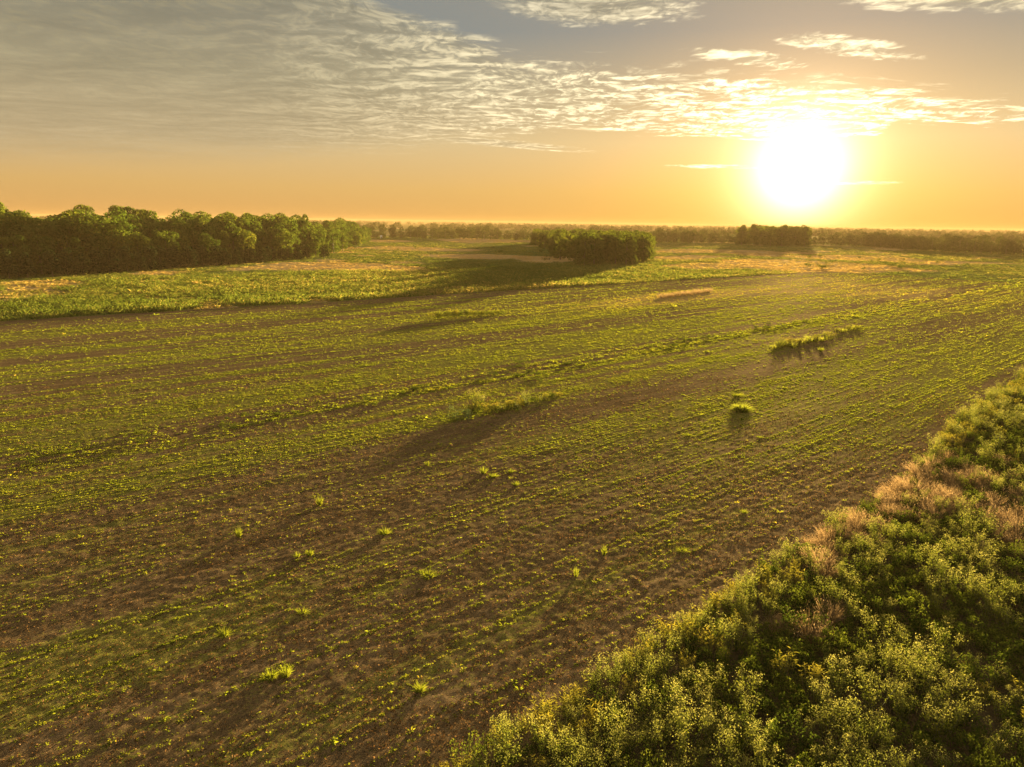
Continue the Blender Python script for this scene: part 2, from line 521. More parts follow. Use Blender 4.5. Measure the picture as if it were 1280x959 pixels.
def field_mat():
    m = bpy.data.materials.new('drilled_soil')
    m.use_nodes = True
    g = NT(m.node_tree)
    out = g.n('ShaderNodeOutputMaterial')
    pb = g.n('ShaderNodeBsdfDiffuse')
    tc = g.n('ShaderNodeTexCoord')
    mp = g.n('ShaderNodeMapping'); g.lk(tc.outputs['Object'], mp.inputs[0]); mp.inputs['Rotation'].default_value = (0, 0, -math.atan2(AY, AX))
    P = mp.outputs[0]
    st = g.n('ShaderNodeMapping'); g.lk(P, st.inputs[0]); st.inputs['Scale'].default_value = (0.22, 1, 1)
    sv = st.outputs[0]
    n1 = g.noise(sv, 0.9, 6.0, 0.65)
    n2 = g.noise(P, 5.0, 5.0, 0.7)
    n3 = g.noise(sv, 3.2, 5.0, 0.7)
    n4 = g.noise(P, 16.0, 3.0, 0.7)
    s5 = g.n('ShaderNodeMapping'); g.lk(P, s5.inputs[0]); s5.inputs['Scale'].default_value = (0.35, 1, 1)
    n5 = g.noise(s5.outputs[0], 1.7, 4.0, 0.75)
    soil = g.ramp(g.math('ADD', g.math('MULTIPLY', n1, 0.6), g.math('MULTIPLY', n2, 0.4)),
                  [(0.3, (0.055, 0.037, 0.02)), (0.5, (0.125, 0.083, 0.042)), (0.68, (0.22, 0.15, 0.08))])
    trash = g.smooth(g.math('ADD', g.math('MULTIPLY', n4, 0.55), g.math('MULTIPLY', n3, 0.45)), 0.56, 0.70)
    soil = g.mix(g.math('MULTIPLY', trash, 0.7), soil, (0.24, 0.15, 0.08))
    ga = g.n('ShaderNodeAttribute', attribute_name='green').outputs['Fac']
    sa = g.n('ShaderNodeAttribute', attribute_name='straw').outputs['Fac']
    nn = g.math('ADD', g.math('MULTIPLY', n3, 0.6), g.math('MULTIPLY', n2, 0.4))
    gm = g.smooth(g.math('ADD', g.math('ADD', g.math('MULTIPLY', n5, 0.45), g.math('ADD', g.math('MULTIPLY', n2, 0.3), g.math('MULTIPLY', n4, 0.25))), g.math('MULTIPLY', ga, 0.22)), 0.595, 0.69)
    grn = g.mix(n2, (0.08, 0.09, 0.018), (0.23, 0.21, 0.04))
    col = g.mix(g.math('MULTIPLY', gm, 0.8), soil, grn)
    sm = g.smooth(g.math('ADD', nn, g.math('MULTIPLY', sa, 0.5)), 0.68, 0.86)
    col = g.mix(g.math('MULTIPLY', sm, 0.85), col, g.mix(n2, (0.22, 0.15, 0.06), (0.42, 0.28, 0.13)))
    deep = g.smooth(g.math('ADD', g.math('MULTIPLY', n4, 0.5), g.math('MULTIPLY', n2, 0.5)), 0.50, 0.36)
    col = g.mix(g.math('MULTIPLY', deep, 0.6), col, (0.03, 0.02, 0.011))
    g.lk(col, pb.inputs['Color'])
    pb.inputs['Roughness'].default_value = 0.6
    bp = g.n('ShaderNodeBump'); bp.inputs['Strength'].default_value = 1.0; bp.inputs['Distance'].default_value = 0.08
    g.lk(g.math('ADD', n4, g.math('ADD', n2, n3)), bp.inputs['Height'])
    g.lk(bp.outputs[0], pb.inputs['Normal'])
    gl = g.n('ShaderNodeBsdfGlossy'); gl.inputs['Roughness'].default_value = 0.7; gl.inputs['Color'].default_value = (1.0, 0.82, 0.5, 1)
    mx = g.n('ShaderNodeMixShader'); mx.inputs[0].default_value = 0.008
    g.lk(pb.outputs[0], mx.inputs[1]); g.lk(gl.outputs[0], mx.inputs[2])
    g.lk(mx.outputs[0], out.inputs[0])
    return m


def ground_mat():
    m = bpy.data.materials.new('meadow_ground')
    m.use_nodes = True
    g = NT(m.node_tree)
    out = g.n('ShaderNodeOutputMaterial')
    pb = g.n('ShaderNodeBsdfDiffuse')
    P = g.n('ShaderNodeTexCoord').outputs['Object']
    n1 = g.noise(P, 0.05, 6.0, 0.65)
    n2 = g.noise(P, 0.6, 6.0, 0.7)
    n3 = g.noise(P, 6.0, 4.0, 0.7)
    tn = g.n('ShaderNodeAttribute', attribute_name='dry').outputs['Fac']
    ba = g.n('ShaderNodeAttribute', attribute_name='bare').outputs['Fac']
    grn = g.ramp(g.math('ADD', g.math('MULTIPLY', n2, 0.55), g.math('MULTIPLY', n1, 0.45)),
                 [(0.3, (0.045, 0.065, 0.016)), (0.5, (0.085, 0.11, 0.028)), (0.68, (0.15, 0.15, 0.045))])
    dry = g.ramp(n2, [(0.3, (0.2, 0.14, 0.06)), (0.55, (0.36, 0.25, 0.12)), (0.75, (0.48, 0.36, 0.21))])
    col = g.mix(g.smooth(g.math('ADD', tn, g.math('MULTIPLY', g.math('SUBTRACT', n2, 0.5), 0.9)), 0.3, 0.7), grn, dry)
    soil = g.ramp(n3, [(0.3, (0.022, 0.015, 0.009)), (0.7, (0.06, 0.04, 0.026))])
    col = g.mix(ba, col, soil)
    g.lk(col, pb.inputs['Color'])
    pb.inputs['Roughness'].default_value = 0.6
    bp = g.n('ShaderNodeBump'); bp.inputs['Strength'].default_value = 0.7; bp.inputs['Distance'].default_value = 0.5
    g.lk(n2, bp.inputs['Height'])
    g.lk(bp.outputs[0], pb.inputs['Normal'])
    gl = g.n('ShaderNodeBsdfGlossy'); gl.inputs['Roughness'].default_value = 0.7; gl.inputs['Color'].default_value = (1.0, 0.82, 0.5, 1)
    mx = g.n('ShaderNodeMixShader'); mx.inputs[0].default_value = 0.008
    g.lk(pb.outputs[0], mx.inputs[1]); g.lk(gl.outputs[0], mx.inputs[2])
    g.lk(mx.outputs[0], out.inputs[0])
    return m


# ------------------------------------------------------------------ ground
def build_ground():
    rr = np.concatenate([[2.0], np.geomspace(8, 1200, 230), np.geomspace(1300, 6000, 20)])
    th = np.concatenate([np.linspace(-50, 50, 330), np.linspace(52, 308, 60)]) * math.pi / 180
    A, B = np.meshgrid(rr, th, indexing='ij')
    X, Y = A * np.sin(B), A * np.cos(B)
    Z = np.full_like(X, -0.14)
    V = np.stack([X, Y, Z], 2).reshape(-1, 3)
    nr, nt = len(rr), len(th)
    i, j = np.meshgrid(np.arange(nr - 1), np.arange(nt), indexing='ij')
    j2 = (j + 1) % nt
    Q = np.stack([i * nt + j, (i + 1) * nt + j, (i + 1) * nt + j2, i * nt + j2], 2).reshape(-1, 4)[:, ::-1]
    # close the hub
    V = np.concatenate([V, [[0, 0, -0.14]]])
    hub = len(V) - 1
    k = np.arange(0, nt, 2)
    Q2 = np.stack([np.full(len(k), hub), (k + 2) % nt, (k + 1) % nt, k], 1)
    Q = np.concatenate([Q, Q2])
    u, v = to_uv(V[:, 0], V[:, 1])
    bare = sst(v, 17, 15) * sst(u, 240, 150)
    me = mesh_from('ground', V, Q, point_attr={'dry': tan_cover(V[:, 0], V[:, 1]) * (1 - bare), 'bare': bare * 0.9}, mat=ground_mat())
    link('ground', me, kind='structure')


def spaced(a, b, c, s0, grow):
    """coordinates from a to b, step s0 near c and growing away from it"""
    out = [c]
    x = c
    while x < b:
        x += s0 + grow * max(0, abs(x - c) - 14); out.append(x)
    x = c
    lo_ = []
    while x > a:
        x -= s0 + grow * max(0, abs(x - c) - 14); lo_.append(x)
    return np.clip(np.array(lo_[::-1] + out), a, b)


def field_height(u, v, fade):
    z = 0.045 * (fbm(u * 3.2, v * 4.2, 21, 3, .65) - 0.5) * 2
    z = z + 0.022 * (fbm(u * 0.5, v * 2.6, 31, 2) - 0.5) * 2
    z = z + 0.006 * np.sin(v * 2 * math.pi / 0.76 + 1.5 * vnoise(u * 0.05, v * 0.1, 4)) * (0.3 + vnoise(u * 0.2, v * 0.2, 5))
    return z * fade + 0.09 * (fbm(u * 0.03, v * 0.14, 61, 3) - 0.5) * 2


def build_field():
    us = np.unique(spaced(-60, 250, 12, 0.11, 0.0085))
    ts = np.unique(spaced(13.6, 127, 13.6, 0.085, 0.0045))
    t01 = (ts - ts[0]) / (ts[-1] - ts[0])
    Ug, Tg = np.meshgrid(us, t01, indexing='ij')
    vl, vr = v_left(Ug), v_right(Ug) - 2.2
    edge = (vnoise(Ug * 0.5, Ug * 0 + 3.3, 9) - 0.5) * 0.9
    Vg = vr + edge * (1 - Tg) + (vl - vr) * Tg
    dist = np.hypot(Ug, Vg)
    Zg = field_height(Ug, Vg, sst(dist, 95, 35)) + 0.02
    Zg = Zg - 0.24 * sst(Vg - v_right(Ug), 0.1, -1.6)      # the soil runs out under the weeds
    X, Y = to_xy(Ug, Vg)
    V = np.stack([X, Y, Zg], 2).reshape(-1, 3)
    nu, nt = Ug.shape
    i, j = np.meshgrid(np.arange(nu - 1), np.arange(nt - 1), indexing='ij')
    Q = np.stack([i * nt + j, (i + 1) * nt + j, (i + 1) * nt + j + 1, i * nt + j + 1], 2).reshape(-1, 4)
    me = mesh_from('crop_field', V, Q, point_attr={'green': green_cover(Ug, Vg).ravel(), 'straw': straw_cover(Ug, Vg).ravel()}, mat=field_mat(), smooth=True)
    link('crop_field', me, kind='structure')
    print('field verts', len(V))


build_ground()
build_field()


# ------------------------------------------------------------------ seedlings, residue (nobody could count them)
def tuft_tpl(rg, nb, spread, wd, tone=0.4, tv=0.3, droop=0.6):
    a = rg.uniform(0, 2 * math.pi, nb); r = rg.uniform(0, .25, nb)
    P = np.stack([np.cos(a) * r, np.sin(a) * r, np.zeros(nb)], 1)
    D = np.stack([np.cos(a) * spread, np.sin(a) * spread, rg.uniform(0.5, 1.0, nb)], 1)
    n = len(P)
    D = norm(D); s = norm(np.cross(D, rg.normal(size=(n, 3))))
    L = rg.uniform(.6, 1.1, nb)[:, None]
    V = np.stack([P, P + D * L * .55 + s * wd, P + D * L - np.array([0, 0, droop]) * L * .3, P + D * L * .55 - s * wd], 1).reshape(-1, 3)
    return V, np.arange(4 * n).reshape(n, 4), np.clip(tone + rg.uniform(-tv, tv, n), 0, 1).astype(np.float32)


def polar_points(n, r0, r1, half):
    r = np.exp(rng.uniform(math.log(r0), math.log(r1), n))
    a = rng.uniform(-half, half, n) * math.pi / 180
    return r, r * np.sin(a), r * np.cos(a)


def build_seedlings():
    n = 1450000
    r, x, y = polar_points(n, 14, 268, 43)
    far = rng.random(n) < 0.35
    r = np.where(far & (r < 60), r * rng.uniform(1.5, 4.2, n), r); az0 = np.arctan2(x, y); x, y = r * np.sin(az0), r * np.cos(az0)
    u, v = to_uv(x, y)
    row = rng.random(n) < 0.85
    v = np.where(row, np.round(v / 0.38) * 0.38 + rng.normal(0, 0.04, n), v)
    rowk = np.round(v / 0.38)
    rowamp = 0.35 + 0.95 * hash01(rowk, rowk * 0 + 7, 3) ** 1.3
    g = green_cover(u, v)
    clump = sst(0.55 * fbm(u * 0.18, v * 2.1, 51, 3) + .45 * fbm(u * .9, v * 1.4, 53, 3), 0.42, 0.62)
    keep = (rng.random(n) < np.maximum(0.17 + 0.85 * g ** 1.3, 0.45 * straw_cover(u, v)) * (0.12 + 0.88 * clump) * 1.1 * rowamp) & (v > v_right(u) + 0.3) & (v < v_left(u) - 2) & (u < 249)
    u, v, r = u[keep], v[keep], r[keep]
    n = len(u)
    x, y = to_xy(u, v)
    z = field_height(u, v, sst(np.hypot(u, v), 95, 35)) + 0.01
    sz = 0.060 * np.exp(rng.normal(0, 0.4, n)) * np.clip(r / 30, 0.9, 9) ** 0.42
    sz *= 1 + 0.7 * np.exp(-((v - 52) / 2.2) ** 2)
    hh = sz * rng.uniform(0.6, 1.1, n) * (1 + .5 * sst(r, 60, 150))
    rg = np.random.default_rng(3)
    tp = [tuft_tpl(rg, 6, s, w, 0.40) for s, w in ((1.0, .13), (1.5, .16), (.8, .11), (1.9, .18), (1.2, .13))]
    dt = rng.normal(0, 0.09, n) + 0.25 * (fbm(u * 0.08, v * 0.4, 15, 3) - 0.5) + 0.38 * straw_cover(u, v)
    V, Q, T = scatter(tp, rng.integers(0, 5, n), np.stack([x, y, z], 1), rng.uniform(0, 6.28, n), np.stack([sz, hh], 1), dt)
    link('crop_seedlings', mesh_from('crop_seedlings', V, Q, {'tone': T}, mat=M_SEED), kind='stuff',
         label='young green crop seedlings and low weeds in drill rows over the brown field', category='seedlings')
    print('seedlings', n)


def build_residue():
    n = 260000
    r, x, y = polar_points(n, 14, 75, 43)
    u, v = to_uv(x, y)
    keep = (v > v_right(u) - 0.2) & (v < v_left(u) - 1) & (rng.random(n) < 0.2 + 0.6 * sst(fbm(u * 0.4, v * 1.2, 71, 3), 0.42, 0.65) + straw_cover(u, v))
    u, v, r = u[keep], v[keep], r[keep]; n = len(u)
    x, y = to_xy(u, v)
    z = field_height(u, v, sst(np.hypot(u, v), 95, 35)) + 0.035
    N = norm(np.stack([rng.normal(0, .9, n), rng.normal(0, .9, n), np.ones(n)], 1))
    L = rng.uniform(.04, .13, n) * np.clip(r / 35, .8, 3) ** 0.6
    V, Q, T = cards(np.stack([x, y, z], 1), N, L, L * rng.uniform(.18, .5, n), rng.random(n) ** 2.2, rng)
    link('crop_residue', mesh_from('crop_residue', V, Q, {'tone': T}, mat=M_STRAW), kind='stuff',
         label='scraps of pale straw lying on the brown soil', category='straw')
    print('residue', n)


build_seedlings()
build_residue()


# ------------------------------------------------------------------ meadow cover
def bush_tpl(rg, nq, tone=0.4, tv=0.25, size=0.38):
    d = norm(rg.normal(size=(nq, 3))); d[:, 2] = np.abs(d[:, 2])
    P = d * np.array([.55, .55, .9]) * rg.uniform(.55, 1.0, (nq, 1))
    N = norm(d + rg.normal(0, .6, (nq, 3)))
    return cards(P, N, rg.uniform(.7, 1.3, nq) * size, rg.uniform(.5, .8, nq) * size, np.clip(tone + rg.uniform(-tv, tv, nq), 0, 1), rg, 0.8)


def build_meadow():
    n = 120000
    r, x, y = polar_points(n, 95, 760, 44)
    u, v = to_uv(x, y)
    inside = (v > v_right(u) - 1) & (v < v_left(u) + 0.6 * np.sin(u * 0.3) + 0.8 * (vnoise(u * .4, u * 0, 6) - .5)) & (u < 251) & (u > -60)
    dry = tan_cover(x, y)
    dens = fbm(x * 0.05, y * 0.03, 33, 4)
    belt = (v > v_left(u)) & (v < v_left(u) + 75)
    keep = ~inside & (rng.random(n) < np.where(belt, 0.95, 0.45 + 0.5 * sst(dens, .4, .6)) * np.where(dry > .5, 0.55, 1)) & ((v > 20) | (u > 215))
    x, y, r, dry, u, v, belt = x[keep], y[keep], r[keep], dry[keep], u[keep], v[keep], belt[keep]
    n = len(x)
    near = np.exp(-((v - v_left(u) - 3) / 5) ** 2) * belt
    h = (0.5 + (0.5 * belt + 0.3 * near) * np.interp(u, [0, 130, 250], [1, .75, .3])) * np.exp(rng.normal(0, .25, n)) * np.where(dry > .5, .55, 1.0) * (0.6 + 0.8 * fbm(x * .08, y * .08, 12, 3))
    w = np.clip(r / 130, .8, 3.2) ** 0.8 * rng.uniform(.8, 1.5, n) * 1.05
    rg = np.random.default_rng(8)
    tp = [bush_tpl(rg, 26, .38, .27, .165) for _ in range(4)] + [tuft_tpl(rg, 10, s, .06, .4, .2, .5) for s in (.5, .7, .9)]
    pick = np.where((rng.random(n) < .68) & (dry < .5), rng.integers(0, 4, n), rng.integers(4, 7, n))
    dt = 0.04 + 0.3 * (fbm(x * .03, y * .025, 19, 4) - .5) * 2 + np.where(dry > .5, .42, 0.0) * np.clip(dry, 0, 1) + rng.normal(0, .09, n) + .10 * near
    V, Q, T = scatter(tp, pick, np.stack([x, y, np.full(n, -.14)], 1), rng.uniform(0, 6.28, n), np.stack([w, h], 1), dt)
    link('meadow_plants', mesh_from('meadow_plants', V, Q, {'tone': T}, mat=M_MEADOW), kind='stuff',
         label='tall wild meadow of green weeds and dry tan grass beyond the drilled field', category='meadow')
    print('meadow', n)


build_meadow()


# ------------------------------------------------------------------ trees
def tree_tpl(seed, h, rad, base, nl, nq, leaf, flat=0.85, trunk_r=0.25, cone=0.0, skirt=0):
    rg = np.random.default_rng(seed)
    zc, hz = h * (base + 1) / 2, h * (1 - base) / 2
    C0, R0 = [], []
    for k in range(nl):
        d = norm(rg.normal(size=3)); d[2] = d[2] * .9 + .12
        q = rg.uniform(.45, .74)
        p = d * q * np.array([rad, rad, hz])
        taper = 1 - cone * (p[2] / hz * .5 + .5)
        p[:2] *= taper
        C0.append(p + [0, 0, zc]); R0.append(rg.uniform(.30, .50) * rad * (0.6 + .4 * taper))
    C0.append(np.array([0, 0, zc + hz * .55])); R0.append(.42 * rad * (1 - .5 * cone))
    for k in range(skirt):
        a = k * 6.283 / skirt + rg.uniform(-.4, .4)
        q = rg.uniform(.45, .72) * rad
        C0.append(np.array([math.cos(a) * q, math.sin(a) * q, h * rg.uniform(.10, .30)])); R0.append(rg.uniform(.30, .42) * rad)
    C0, R0 = np.array(C0), np.array(R0)
    wts = R0 ** 2 / (R0 ** 2).sum()
    li = rg.choice(len(R0), nq, p=wts)
    d = norm(rg.normal(size=(nq, 3)) + [0, 0, .15])
    rr = rg.uniform(.72, 1.06, nq) ** .8
    P = C0[li] + d * (R0[li] * rr)[:, None] * [1, 1, flat]
    dist = np.linalg.norm((P[:, None, :] - C0[None]) / [1, 1, flat], axis=2) / R0[None]
    dist[np.arange(nq), li] = 9
    ok = dist.min(1) > .72
    P, d, li = P[ok], d[ok], li[ok]
    ok = P[:, 2] > .04 * h
    P, d, li = P[ok], d[ok], li[ok]
    N = norm(d + rg.normal(0, .42, d.shape))
    lt = rg.uniform(-.2, .2, len(R0))
    T = np.clip(.45 + lt[li] + rg.uniform(-.22, .22, len(P)), 0, 1)
    sz = leaf * rg.uniform(.65, 1.35, len(P))
    crown = cards(P, N, sz, sz * rg.uniform(.55, .85, len(P)), T, rg)
    lean = rg.uniform(-.03, .03, 2) * h
    parts = [tube([(0, 0, -.3), (lean[0] * .2, lean[1] * .2, h * .2), (lean[0] * .6, lean[1] * .6, h * .45), (lean[0], lean[1], h * .8)],
                  [trunk_r * 1.35, trunk_r, trunk_r * .72, trunk_r * .2], 7)]
    for k in rg.permutation(len(C0))[:5]:
        s = np.array([lean[0] * .5, lean[1] * .5, h * rg.uniform(.22, .5)])
        e = C0[k]
        parts.append(tube([s, (s + e) / 2 + [0, 0, -.06 * h], e], [trunk_r * .5, trunk_r * .32, trunk_r * .1], 5))
    return crown, join(parts)


def tree_meshes(kind, tpl, mat):
    (cv, cq, ct), (tv, tq, tt) = tpl
    return mesh_from(kind + '_crown', cv, cq, {'tone': ct}, mat=mat), mesh_from(kind + '_trunk', tv, tq, mat=M_BARK, smooth=True)


def plant_tree(name, ms, label, x, y, rz, sc, group=None, cat='tree', z=-0.14):
    t = thing(name, label, cat, (x, y, z), rz, sc, group)
    link('crown', ms[0], t)
    link('trunk', ms[1], t)
    return t


def in_view(x, y, margin=0.06):
    return abs(math.atan2(x, y)) < math.atan(640 / FPX) + margin


# -- the wood along the left
EDGE = np.array([(-170, 128), (-126.7, 176.3), (-116.6, 192.5), (-108.0, 218.9), (-94.8, 248.9), (-80.0, 308.0), (-84, 380), (-93, 455), (-107.0, 532.0)])
seg = np.hypot(*np.diff(EDGE, axis=0).T)
cum = np.concatenate([[0], np.cumsum(seg)])


def edge_at(s, off):
    x = np.interp(s, cum, EDGE[:, 0]); y = np.interp(s, cum, EDGE[:, 1])
    x2 = np.interp(s + 1, cum, EDGE[:, 0]); y2 = np.interp(s + 1, cum, EDGE[:, 1])
    d = math.hypot(x2 - x, y2 - y) or 1
    tx, ty = (x2 - x) / d, (y2 - y) / d
    return x - ty * off, y + tx * off


wood_ms = [tree_meshes('woodland_tree', tree_tpl(100 + k, 15.5, rr, b, nl, 4600, .58, .85, .26, 0, 7), M_CROWN)
           for k, (rr, b, nl) in enumerate([(4.6, .18, 15), (5.2, .15, 18), (4.2, .12, 14), (5.0, .2, 16), (4.0, .1, 13), (4.8, .16, 20)])]
ced_ms = [tree_meshes('cedar_tree', tree_tpl(140 + k, 7.4, rr, .0, 13, 2600, .42, 1.0, .14, .5, 6), M_CEDAR)
          for k, rr in enumerate((2.7, 3.1, 2.3, 2.9))]


def build_wood():
    total = cum[-1]
    nw = 0
    rows = [(4.2, 8.0, .74, 'front'), (10.5, 7.8, .97, 'second'), (17.5, 8.0, 1.08, 'mid'), (26, 9.0, 1.13, 'back'), (37, 10.5, 1.16, 'back'), (50, 13, 1.2, 'back')]
    for off, step, hs, row in rows:
        s = 8 + random.uniform(0, step)
        while s < total:
            jit = random.uniform(-3.4, 3.0) if row in ('front', 'second') else random.uniform(-2, 2)
            x, y = edge_at(s + random.uniform(-1.5, 1.5), off + jit)
            far = s > 235
            s += step * random.uniform(.8, 1.2) * (1.35 if far else 1)
            if far and off > 20:
                continue
            if not in_view(x, y):
                continue
            sc = hs * random.uniform(.80, 1.13) * (0.93 if far else 1)
            if s < 120:
                sc *= 1.10
            side = 'near the left edge' if math.atan2(x, y) < R(-29) else ('at its middle' if s < 235 else 'at its far tip')
            lab = {'front': 'rounded broadleaf tree in the front row of the left wood, %s' % side,
                   'second': 'taller tree just behind the left wood front row, %s' % side,
                   'mid': 'full crowned tree inside the left wood, %s' % side,
                   'back': 'tall skyline tree at the back of the left wood, %s' % side}[row]
            sh = random.uniform(.95, 1.12)
            plant_tree('woodland_tree', random.choice(wood_ms), lab, x, y, random.uniform(0, 6.28), (sc * sh, sc * sh, sc), 'trees of the wood on the left, ' + row + ' row, ' + side)
            nw += 1
    # cedars at the foot of the wood, one by one
    s = 10
    nc = 0
    while s < 186:
        x, y = edge_at(s, -3.2 + random.uniform(-1.4, 1.2))
        if in_view(x, y):
            sc = random.uniform(.78, 1.15) * np.interp(s, [0, 90, 186], [1.1, 1.0, .82])
            side = 'near the left edge' if math.atan2(x, y) < R(-29) else ('below the tallest crowns' if s < 130 else 'towards its far end')
            plant_tree('cedar_tree', random.choice(ced_ms), 'low dark bushy evergreen at the foot of the left wood, ' + side, x, y, random.uniform(0, 6.28), sc,
                       'dark evergreens along the foot of the wood, ' + side)
            nc += 1
        s += random.uniform(2.8, 5.0)
    x, y = unproj(405, 322)
    plant_tree('cedar_tree', ced_ms[1], 'almost black evergreen at the very end of the dark row below the wood', x, y, 1.0, .8)
    # the dark-topped one that stands above the wood near its end
    x, y = edge_at(222, 12)
    plant_tree('woodland_tree', wood_ms[2], 'single tall dark-topped tree standing above the far part of the left wood', x, y, 2.0, (.8, .8, 1.24))
    print('wood', nw, 'cedars', nc)


build_wood()

# -- the two groves in the meadow
grove_ms = [tree_meshes('grove_tree', tree_tpl(200 + k, 13.0, rr, .0, 17, 5200, .5, .9, .2, .08, 9), M_GROVE) for k, rr in enumerate((3.6, 4.1, 3.3, 3.9))]


def build_grove(poly, n, hs, near_lab, far_lab, group, min_d):
    pts = []
    P = np.array(poly)
    lo_, hi_ = P.min(0), P.max(0)
    tries = 0
    while len(pts) < n and tries < 9000:
        tries += 1
        x, y = random.uniform(lo_[0], hi_[0]), random.uniform(lo_[1], hi_[1])
        ins = False
        for (x1, y1), (x2, y2) in zip(poly, poly[1:] + poly[:1]):
            if (y1 > y) != (y2 > y) and x < (x2 - x1) * (y - y1) / (y2 - y1) + x1:
                ins = not ins
        if ins and all((x - a) ** 2 + (y - b) ** 2 > min_d ** 2 for a, b in pts):
            pts.append((x, y))
    pts.sort(key=lambda p: math.hypot(*p))
    for k, (x, y) in enumerate(pts):
        sc = hs * random.uniform(.94, 1.05)
        near = k < len(pts) * .45
        plant_tree('grove_tree', random.choice(grove_ms), near_lab if near else far_lab, x, y, random.uniform(0, 6.28), (sc * 1.05, sc * 1.05, sc),
                   group + (', near side' if near else ', far side'))
    return pts


g1 = [unproj(703, 329), unproj(742, 333), unproj(810, 331), unproj(812, 319), unproj(770, 312), unproj(715, 309), unproj(690, 317)]
build_grove(g1, 80, .98, 'dense round tree on the near face of the square grove in mid meadow',
            'sunlit-topped tree in the back of the square grove in mid meadow', 'trees of the middle grove', 3.7)
g1b = [unproj(658, 306.5), unproj(700, 314), unproj(705, 309), unproj(672, 303.5)]
build_grove(g1b, 22, .92, 'tree in the low tail running left from the square middle grove',
            'farther tree in the low tail running left behind the square middle grove', 'trees in the tail of the middle grove', 6.5)
g2p = [unproj(919, 307), unproj(960, 308), unproj(1009, 308.5), unproj(1004, 305.5), unproj(925, 304.5)]
build_grove(g2p, 30, 1.35, 'hazy backlit tree on the near face of the small grove under the sun',
            'hazy backlit tree at the back of the small grove under the sun', 'trees of the grove under the sun', 6.5)

# -- far tree line across the valley
far_ms = [tree_meshes('far_tree', tree_tpl(300 + k, 12.5, rr, .04, 8, 1500, .75, .9, .25, 0, 5), M_FAR) for k, rr in enumerate((5.0, 6.0, 4.4, 5.4))]


def build_far_trees():
    n = 0
    line = [(405, 296.5), (460, 297.5), (560, 298.5), (650, 300), (740, 301), (820, 303.5), (920, 304), (1020, 306), (1080, 308), (1150, 313), (1215, 316), (1300, 320)]
    P = np.array([unproj(*p) for p in line])
    sg = np.concatenate([[0], np.cumsum(np.hypot(*np.diff(P, axis=0).T))])
    for row, (off, step) in enumerate(((0, 7.2), (13, 9.5))):
        s = 0
        while s < sg[-1]:
            x = np.interp(s, sg, P[:, 0]); y = np.interp(s, sg, P[:, 1])
            k = 1 + (off + random.uniform(-5, 9)) / math.hypot(x, y)
            x *= k; y *= k
            a = math.atan2(x, y)
            s += step * random.uniform(.7, 1.25) * (.75 if a > R(24) else 1)
            sc = random.choice((.55, .65, .75, .8, .88, .98)) * random.uniform(.94, 1.05) * (.95 + .07 * row)
            part = 'left' if a < R(0.5) else ('middle' if a < R(22) else 'right')
            where = {'left': 'between the wood and the middle grove', 'middle': 'between the two groves', 'right': 'in the mist at the right'}[part]
            plant_tree('far_tree', random.choice(far_ms), 'small %s tree of the distant tree line, %s' % ('front' if row == 0 else 'rear', where), x, y,
                       random.uniform(0, 6.28), (sc * 1.1, sc * 1.1, sc), 'distant tree line %s, %s row' % (where, 'front' if row == 0 else 'rear'))
            n += 1
    print('far trees', n)


build_far_trees()


def build_far_woods():
    rg = np.random.default_rng(44)
    tp = []
    for k in range(5):
        d = norm(rg.normal(size=(46, 3))); d[:, 2] = np.abs(d[:, 2]) * 1.0
        lob = 1 + .3 * np.sin(d[:, 0] * 5 + k) * np.cos(d[:, 1] * 4 - k)
        P = d * lob[:, None] * [.5, .5, .62] + [0, 0, .32]
        N = norm(d + rg.normal(0, .45, d.shape))
        tp.append(cards(P, N, rg.uniform(.22, .42, 46), rg.uniform(.18, .32, 46), np.clip(.4 + rg.uniform(-.25, .2, 46), 0, 1), rg))
    px, py, ph = [], [], []
    for R0_, dr, h, sp, gap in ((860, 60, 9, 10, .5), (1060, 120, 11, 11, .5), (1450, 220, 11.5, 13, .3), (1950, 300, 12, 16, .3), (2700, 420, 12.5, 20, .25), (3800, 600, 14, 26, .15), (5200, 600, 15, 34, .0)):
        n = int(R0_ * R(84) / sp * (3.0 if R0_ < 3000 else 2.5))
        a = rg.uniform(-R(42), R(42), n)
        band = fbm(a * 14 + R0_, a * 0 + R0_ * .01, 5, 3)
        rad = R0_ + rg.uniform(0, dr, n) + (band - .5) * 260
        ok = band > gap
        a, rad = a[ok], rad[ok]
        px.append(np.sin(a) * rad); py.append(np.cos(a) * rad); ph.append(h * rg.uniform(.65, 1.15, len(a)))
    px, py, ph = map(np.concatenate, (px, py, ph))
    n = len(px)
    V, Q, T = scatter(tp, rg.integers(0, 5, n), np.stack([px, py, np.full(n, -.5)], 1), rg.uniform(0, 6.28, n), np.stack([ph * rg.uniform(.9, 1.4, n), ph], 1), rg.normal(0, .1, n))
    link('far_woods', mesh_from('far_woods', V, Q, {'tone': T}, mat=M_FAR), kind='stuff',
         label='hazy far-off woods in layers up to the horizon', category='woods')
    print('far woods', n)


build_far_woods()


